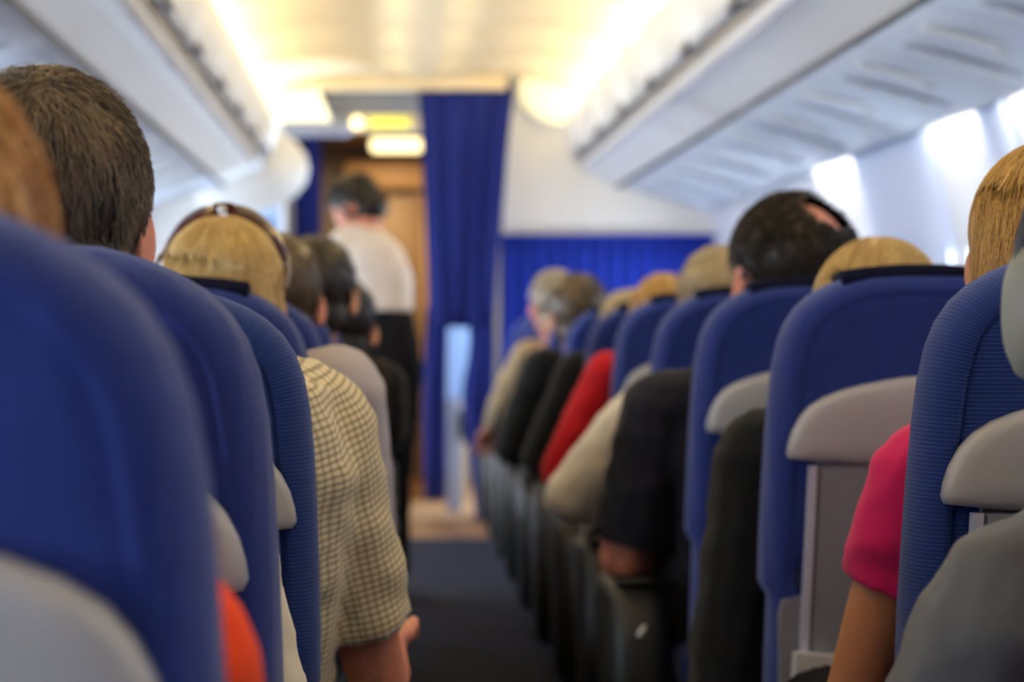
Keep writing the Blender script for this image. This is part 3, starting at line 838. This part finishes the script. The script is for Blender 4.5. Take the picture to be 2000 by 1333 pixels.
def person(x, y, label, shirt='black', skin='fair', hair='brown', style='short', head=(0, .215, 1.13), hs=1.0, yaw=0, tilt=0, roll=0, nb=None, chest=0, bulk=1.0,
           shL=(-.185, .285, .955), shR=(.185, .285, .955), elL=(-.255, .33, .665), elR=(.255, .33, .665), haL=(-.15, .57, .60), haR=(.15, .57, .60),
           sleeve='long', hem=.72, armr=None, trousers='dtrouser', near=False, nstr=500, seed=1, group=None, standing=None, strap=None, rad=.0009, wr=.004, hlen=None):
    r = empty('person', (x, y, 0)); tag(r, label, 'person', group)
    head = Vector(head)
    Hm = Matrix.Translation(head) @ Matrix.Rotation(R(yaw), 4, 'Z') @ Matrix.Rotation(R(tilt), 4, 'X') @ Matrix.Rotation(R(roll), 4, 'Y') @ Matrix.Scale(hs, 4)
    nb = Vector(nb) if nb else Vector((head.x*.7, .27, head.z - .145*hs))
    b = bulk
    if standing is None:
        zc = nb.z - 1.0
        torso = [(0, .44, .455, .165*b, .105*b), (0, .44, .53, .172*b, .12*b), (chest*.4, .41, .64, .158*b, .118*b), (chest*.8, .37, .76, .16*b, .115*b),
                 (chest, .335, .86+zc*.6, .168*b, .115*b), (chest*.6+nb.x*.4, .31, .93+zc, .150*b, .10*b), (nb.x, .285, .985+zc, .085, .075)]
        legs = [[(s*.09, .47, .51), (s*.13, .80, .535), (s*.13, .86, .50), (s*.135, .80, .10)] for s in (-1, 1)]
        lr = [.088*b, .07*b, .062, .042]
        axis = (Vector((0, .44, .5)), Vector((nb.x, .3, 1.0+zc)))
    else:
        torso, legs, lr, axis = standing
    ar = armr or b
    arms = []
    for s, sh, el, ha in ((-1, shL, elL, haL), (1, shR, elR, haR)):
        arms.append((s, Vector(sh), Vector(el), Vector(ha)))
    vox = .0085 if near else .011
    # one continuous body
    gs = [sections(torso), xf(head_geo(), Hm), tube([nb + Vector((0, -.01, -.05)), Hm @ Vector((0, -.022, -.07)), Hm @ Vector((0, -.01, -.02))], [.062, .056*hs, .055*hs])]
    for s, sh, el, ha in arms:
        gs.append(tube([nb + Vector((s*.035, 0, -.035)), sh + Vector((0, 0, .004)), sh], [.052, .055*ar, .055*ar]))
        wr_ = el + (ha-el)*.80
        mid = sh.lerp(el, .5) 
        gs.append(tube([sh, mid, el], [.053*ar, .047*ar, .040*ar])); gs.append(tube([el, el.lerp(wr_, .35), wr_], [.040*ar, .040*ar, .027]))
        d = (ha-el).normalized()
        up = Vector((0, 0, 1)); sd = d.cross(up).normalized(); up = sd.cross(d)
        Mp = Matrix((sd, d, up)).transposed().to_4x4()
        gs.append(ell(ha, (.041, .052, .017), 12, 8, Mp)); gs.append(tube([wr_, ha], [.027, .02]))
    for lp, q in zip(legs, (-1, 1)): gs.append(tube(lp, lr))
    me = remesh(join(*gs), vox, 4)
    fg = []
    for s, sh, el, ha in arms: fg += fingers(ha, ha-el, Vector((0, 0, 1)), -s, .45)
    eg = [xf(ear_geo(s), Hm) for s in (-1, 1)]
    V = [v.co.copy() for v in me.vertices]; F = [tuple(p.vertices) for p in me.polygons]; bpy.data.meshes.remove(me)
    from_geo('body', join((V, F), *fg, *eg), SK[skin], r)
    for s in (-1, 1):
        e = ell((0, 0, 0), (.0125, .0125, .0125), 10, 7)
        eo = from_geo('eye', xf(e, Hm @ Matrix.Translation((s*.031, .0795, .006))), M_['eye_w'], r)
        from_geo('iris', xf(ell((0, .0085, 0), (.006, .005, .006), 8, 6), Hm @ Matrix.Translation((s*.031, .0795, .006))), M_['eye_i'], eo)
    # shirt
    ts = [(a, b_, c, d_+.014, e_+.014) for a, b_, c, d_, e_ in torso[:-1]] + [(torso[-1][0], torso[-1][1], torso[-1][2]+.004, .088, .078)]
    if standing is not None: ts = ts[standing_shirt_from(standing):]
    gs = [sections(ts)]
    segs = [axis]
    for s, sh, el, ha in arms:
        gs.append(tube([nb + Vector((s*.03, 0, -.032)), sh + Vector((0, 0, .006)), sh], [.058, .068*ar, .068*ar]))
        if sleeve == 'long':
            wr_ = el + (ha-el)*.74
            gs.append(tube([sh, sh.lerp(el, .5), el], [.066*ar, .062*ar, .056*ar])); gs.append(tube([el, el.lerp(wr_, .4), wr_], [.056*ar, .052*ar, .038], round_ends=False))
            segs += [(sh, el), (el, ha)]
        else:
            e = sh.lerp(el, hem)
            gs.append(tube([sh, sh.lerp(e, .5), e], [.067*ar, .066*ar, .064*ar], 16, round_ends=False)); gs.append(ell(sh, (.068*ar,)*3))
            segs += [(sh, el)]
    gs.append(tube([nb + Vector((math.cos(a)*.066, math.sin(a)*.062 - .004, -.018 + .012*math.sin(-a))) for a in [2*math.pi*k/16 for k in range(17)]], [.014]*17, 8, False))
    me = remesh(join(*gs), vox*.95, 4)
    wrinkle(me, wr, 16, seed)
    cyl_uv(me, segs) if shirt == 'check' else None
    me.name = 'shirt'; link('shirt', me, CL_[shirt], r)
    # trousers and shoes
    gs = [sections([(a, b_, c, d_+.012, e_+.012) for a, b_, c, d_, e_ in torso[:3 if standing else 2]])]
    for lp in legs: gs.append(tube(lp, [lr[0]+.012, lr[1]+.014, lr[2]+.016, lr[3]+.022], 12, round_ends=False)); gs.append(ell(lp[0], (lr[0]+.012,)*3))
    me = remesh(join(*gs), .013, 4); wrinkle(me, .004, 14, seed+5); me.name = 'trousers'; link('trousers', me, CL_[trousers], r)
    for lp in legs:
        a = Vector(lp[-1])
        so = [(a.x + math.cos(t)*.048*(1 - .12*math.sin(t)), a.y + .055 + math.sin(t)*.14) for t in [2*math.pi*k/18 for k in range(18)]]
        rings = [[Vector((px, py, 0)) for px, py in so], [Vector((px, py, .025)) for px, py in so],
                 [Vector((a.x + (px-a.x)*.92, a.y+.05 + (py-a.y-.05)*.95, .05 + max(0, (.0-(py-a.y-.04)))*.15)) for px, py in so],
                 [Vector((a.x + (px-a.x)*.7, a.y+.0 + (py-a.y-.05)*.55, .095)) for px, py in so]]
        from_geo('shoe', loft(rings), CL_['shoe'], r)
    # hair
    if style == 'short':
        hair_mesh(r, style, HA[hair], Hm, nstr, .034 if hlen is None else hlen, seed, hairline, rad=rad)
    elif style == 'bald':
        c0 = Vector((.026, -.078, .106))
        def kp(p):
            return hairline(p) and (p - c0).length > .041 + .012*noise.noise(p*45)
        hair_mesh(r, style, HA[hair], Hm, nstr, .013, seed, kp, rad=rad, grow=.009)
    elif style == 'long':
        L = hlen or .16
        ex = [sections([(0, -.055, -.10-L*.75, .085, .045), (0, -.055, -.06, .092, .062), (0, -.035, -.0, .094, .092), (0, -.03, .04, .088, .094)], 20, 2.2)]
        hair_mesh(r, style, HA[hair], Hm, nstr, .11, seed, long_line, ex, (0, -.02, .125), .016, rad, 'down', .5)
    elif style == 'bob':
        hair_mesh(r, style, HA[hair], Hm, nstr, .03, seed, long_line, rad=rad, grow=.017)
    elif style == 'bun':
        ex = [ell((0, -.125, .03), (.045, .04, .045))]
        hair_mesh(r, style, HA[hair], Hm, nstr, .03, seed, hairline, ex, rad=rad)
    return r, Hm
def standing_shirt_from(st): return 2

# ---- right side, nearest first (x is the seat centre; joints are local to it)
RX = .74
p0, H0 = person(RX, ROWS_R[0], 'person in a grey shirt wearing headphones at the right edge of the photo', 'grey', 'fair', 'mid', 'short', head=(-.135, .22, 1.100), nb=(-.10, .27, .965), chest=-.05,
    shL=(-.254, .24, .848), shR=(.12, .30, .90), elL=(-.312, .36, .63), sleeve='short', hem=.8, wr=.006, near=True, seed=3, bulk=1.02)
p1, H1 = person(RX, ROWS_R[1], 'person with long golden hair and a bright pink short-sleeved shirt', 'pink', 'tan', 'gold', 'long', head=(.015, .215, 1.155), nb=(.01, .26, .99), bulk=.90,
    shL=(-.124, .27, .900), elL=(-.192, .33, .62), shR=(.18, .28, .93), sleeve='short', hem=.44, wr=.007, near=True, nstr=5200, seed=4, rad=.0008, yaw=-8)
p2, H2 = person(RX, ROWS_R[2], 'person with blond hair and black sleeve, behind seat with dark strip on top', 'black', 'fair', 'blond', 'long', head=(-.01, .22, 1.078), nb=(0, .27, .945), chest=-.02,
    shL=(-.175, .29, .885), elL=(-.222, .35, .50), haL=(-.17, .60, .52), sleeve='long', near=True, nstr=3600, seed=5, rad=.0010, yaw=14)
p3, H3 = person(RX, ROWS_R[3], 'person with dark hair and a bald spot, navy short-sleeved shirt, elbow out', 'navy', 'pink', 'dark', 'bald', head=(.012, .235, 1.165), hs=1.27, nb=(-.02, .28, .985), chest=-.03, bulk=1.22,
    shL=(-.215, .30, .915), elL=(-.288, .36, .635), haL=(-.16, .58, .64), sleeve='short', hem=.86, wr=.007, near=True, nstr=3600, seed=6, rad=.0011, yaw=20, roll=-3)
p4, H4 = person(RX+.0, ROWS_R[4], 'person with pale sandy hair and cream long-sleeved shirt on the right', 'cream', 'fair', 'sandy', 'short', head=(-.0, .22, 1.120), hs=1.05, chest=-.04, bulk=1.08,
    nb=(0, .28, .955), shL=(-.185, .31, .865), elL=(-.325, .38, .69), haL=(-.20, .60, .64), trousers='trouser', nstr=900, seed=7)
p5, H5 = person(RX+.015, ROWS_R[5], 'person with golden hair and a bright red shirt on the right', 'red', 'fair', 'gold', 'short', head=(-.04, .22, 1.085), chest=-.03,
    shL=(-.175, .29, .955), elL=(-.300, .35, .70), nstr=700, seed=8, trousers='trouser')
p6, H6 = person(RX+.015, ROWS_R[6], 'person with light blond hair in a black top, ahead of the red shirt', 'black', 'fair', 'sandy', 'short', head=(-.045, .22, 1.06), chest=-.03,
    shL=(-.19, .29, .945), elL=(-.300, .35, .69), nstr=300, seed=9, trousers='trouser')
p7, H7 = person(RX+.015, ROWS_R[7], 'person with brown greying hair in a dark top, leaning into the aisle', 'black', 'fair', 'mid', 'short', head=(-.125, .22, 1.115), hs=1.08, nb=(-.09, .27, .97), chest=-.06,
    shL=(-.245, .29, .945), elL=(-.350, .35, .67), nstr=400, seed=10, trousers='trouser')
p8, H8 = person(RX+.015, ROWS_R[8], 'person with grey hair and a beige jumper, arm out in the aisle', 'beige', 'pink', 'grey', 'short', head=(-.145, .22, 1.155), hs=1.04, nb=(-.11, .27, 1.01), chest=-.08,
    shL=(-.24, .30, .965), elL=(-.325, .36, .80), haL=(-.375, .50, .68), nstr=300, seed=11, yaw=18, trousers='trouser')
# ---- left side
LX = SEAT_L
q0, G0 = person(LX, ROWS_L[0], 'person with tan hair and an orange shirt, blurred at the left edge', 'orange', 'tan', 'tan', 'short', head=(.024, .215, 1.095), nb=(.02, .27, .96), bulk=.95,
    shR=(.156, .28, .888), elR=(.214, .34, .60), sleeve='short', hem=.8, near=True, nstr=1200, seed=12)
q1, G1 = person(LX, ROWS_L[1], 'person with short brown hair and cream shirt, large head on the left', 'cream', 'pink', 'brown', 'short', head=(.002, .215, 1.167), hs=.965, nb=(.0, .27, 1.0), bulk=.95,
    shR=(.135, .29, .868), elR=(.203, .35, .58), near=True, nstr=6500, seed=13, rad=.0007, yaw=6, hlen=.042)
q2, G2 = person(LX, ROWS_L[2], 'person in a checked short-sleeved shirt, shoulder out in the aisle', 'check', 'pink', 'brown', 'short', head=(-.100, .22, 1.175), nb=(-.0, .27, 1.075), chest=.040, bulk=1.22, armr=.98,
    shR=(.213, .365, .956), elR=(.282, .47, .615), haR=(.295, .68, .66), sleeve='short', hem=.74, near=True, nstr=900, seed=14, wr=.006)
q3, G3 = person(LX-.025, ROWS_L[3], 'person with straight blond hair, dark sunglasses on top, pale lavender shirt', 'lav', 'pink', 'blond', 'long', head=(.068, .215, 1.112), nb=(.05, .27, .99), chest=.05,
    shR=(.248, .30, .985), elR=(.285, .38, .67), near=True, nstr=5200, seed=15, rad=.0009, tilt=4)
q4, G4 = person(LX-.025, ROWS_L[4], 'person with brown hair partly hidden behind the sunglasses passenger', 'brown', 'pink', 'mid', 'short', head=(.105, .215, 1.125), nb=(.08, .27, .98), nstr=500, seed=16)
q5, G5 = person(LX-.025, ROWS_L[5], 'person with dark hair on the left, closest seated behind the attendant', 'brown', 'fair', 'dark', 'short', head=(.155, .215, 1.150), nb=(.11, .27, 1.0), chest=.05, nstr=400, seed=17,
    shR=(.26, .29, .955))
q6, G6 = person(LX-.025, ROWS_L[6], 'person in black with black hair, seated in front of the attendant\'s arm', 'black', 'fair', 'black', 'short', head=(.195, .215, 1.075), nb=(.16, .27, .95), chest=.08, nstr=300, seed=18,
    shR=(.305, .29, .93), elR=(.315, .42, .80), haR=(.225, .635, .975))
# ---- the standing attendant, bending over the left seats
st = ([(.0, .0, .90, .125, .12), (0, 0, 1.0, .125, .12), (-.012, .01, 1.145, .105, .105), (-.02, .02, 1.225, .115, .105), (-.04, .02, 1.31, .125, .105), (-.07, .02, 1.40, .115, .09), (-.10, .02, 1.46, .075, .065)],
      [[(-.06, 0, .92), (-.045, -.01, .52), (-.045, .01, .45), (-.04, -.02, .09)], [(.05, 0, .92), (.03, .05, .52), (.03, .07, .45), (.035, .08, .09)]], [.09, .062, .055, .036],
      (Vector((0, 0, 1.0)), Vector((-.08, .02, 1.45))))
at, HAt = person(-.012, 8.9, 'standing person in a white blouse and black trousers bending over the seats', 'white', 'pink', 'black', 'bob', head=(-.118, .05, 1.555), nb=(-.105, .03, 1.475), hs=.98, yaw=62, tilt=-42,
    shL=(-.165, -.02, 1.405), elL=(-.215, .02, 1.16), haL=(-.34, .10, 1.10), shR=(-.035, .10, 1.375), elR=(-.10, .24, 1.18), haR=(-.28, .24, 1.12), sleeve='short', hem=.45, hlen=.05, near=True, nstr=600, seed=19, standing=st, bulk=.88)

# ------------------------------------------------------------------ things worn or held
# over-ear headphones of the grey-shirted passenger
hp = empty('headphones', tuple(p0.location)); tag(hp, 'grey over-ear headphones with a dark inner cushion at the right edge', 'headphones')
def disc(prof, n=26, sy=1.0, sz=1.25):
    return loft([[Vector((x, r_*sy*math.cos(2*math.pi*k/n), r_*sz*math.sin(2*math.pi*k/n))) for k in range(n)] for x, r_ in prof])
for s in (-1, 1):
    Mx = H0 @ Matrix.Translation((s*.088, -.016, -.008)) @ Matrix.Rotation(R(0 if s > 0 else 180), 4, 'Z')
    cup = from_geo('ear_cup', xf(disc([(.008, .040), (.014, .044), (.022, .044), (.032, .040), (.038, .030), (.040, .012)]), Mx), M_['cup'], hp)
    from_geo('ear_cushion', xf(disc([(-.006, .030), (-.004, .038), (.003, .041), (.008, .038)]), Mx), M_['dark'], hp)
arc = [H0 @ Vector((.115*math.cos(a), -.016, .02 + .128*math.sin(a))) for a in [math.pi*k/16 for k in range(17)]]
from_geo('headband', tube(arc, [.011]*17, 8), M_['dark'], hp)
# sunglasses pushed up on the blond head
sg = empty('sunglasses', tuple(q3.location)); tag(sg, 'dark brown sunglasses pushed up on top of the blond head', 'sunglasses')
def band(a0, a1, r0, n=16, hgt=.036):
    rings = []
    for k in range(n+1):
        a = a0 + (a1-a0)*k/n; t = math.sin(math.pi*k/n)**.18
        c, s_ = math.cos(a), math.sin(a); rr = []
        for dr, dy in ((0, -.5), (.003, -.5), (.006, 0), (.003, .5), (0, .5), (.002, 0)):
            rr.append(G3 @ Vector(((r0+dr)*c*1.0, .028 + dy*hgt*t - .35*0, .028 + (r0*1.14+dr)*s_ + dy*hgt*.6*t)))
        rings.append(rr)
    return loft(rings)
from_geo('lens', band(R(20), R(89), .101), M_['shade'], sg)
from_geo('lens', band(R(91), R(160), .101), M_['shade'], sg)
from_geo('bridge', tube([G3 @ Vector((.112*math.cos(R(a)), .026, .028 + .1275*math.sin(R(a))-.004)) for a in (84, 90, 96)], [.006]*3, 8), M_['shade'], sg)
for s in (-1, 1):
    from_geo('temple', tube([G3 @ Vector((s*.097, .022, .075)), G3 @ Vector((s*.101, -.03, .055)), G3 @ Vector((s*.099, -.085, .03))], [.004, .004, .003], 8), M_['shade'], sg)
from_geo('nose_pad', ell(G3 @ Vector((0, -.006, .1465)), (.007, .007, .007), 12, 8), M_['pale'], sg)  # white bead added as the reflection on the bridge

# small white cup held up by the passenger in black, beside the attendant's trousers
cu = empty('cup', (LX - .025 + .215, ROWS_L[6] + .66, .985)); tag(cu, "small white cup held up beside the attendant's black trousers", 'cup')
from_geo('vessel', loft([[Vector((r_*math.cos(2*math.pi*k/18), r_*math.sin(2*math.pi*k/18), z)) for k in range(18)] for r_, z in ((.024, 0), (.027, .03), (.031, .068), (.032, .07), (.029, .068), (.026, .03), (.022, .006))]), M_['bin'], cu)
from_geo('napkin', xf(box(-.03, .03, -.03, .03, -.006, 0, .002), Matrix()), CL_['red'], cu)
# small placard on the left bulkhead
pl = empty('placard', (-.69, 12.965, 1.72)); tag(pl, 'small pale blue placard with a blue mark on the left bulkhead', 'sign')
from_geo('plate', box(-.06, .06, -.008, .012, -.08, .08, .006), M_['paleblue'], pl)
from_geo('mark', box(-.018, .022, -.013, -.008, -.062, -.02, .004), M_['pleat'], pl)
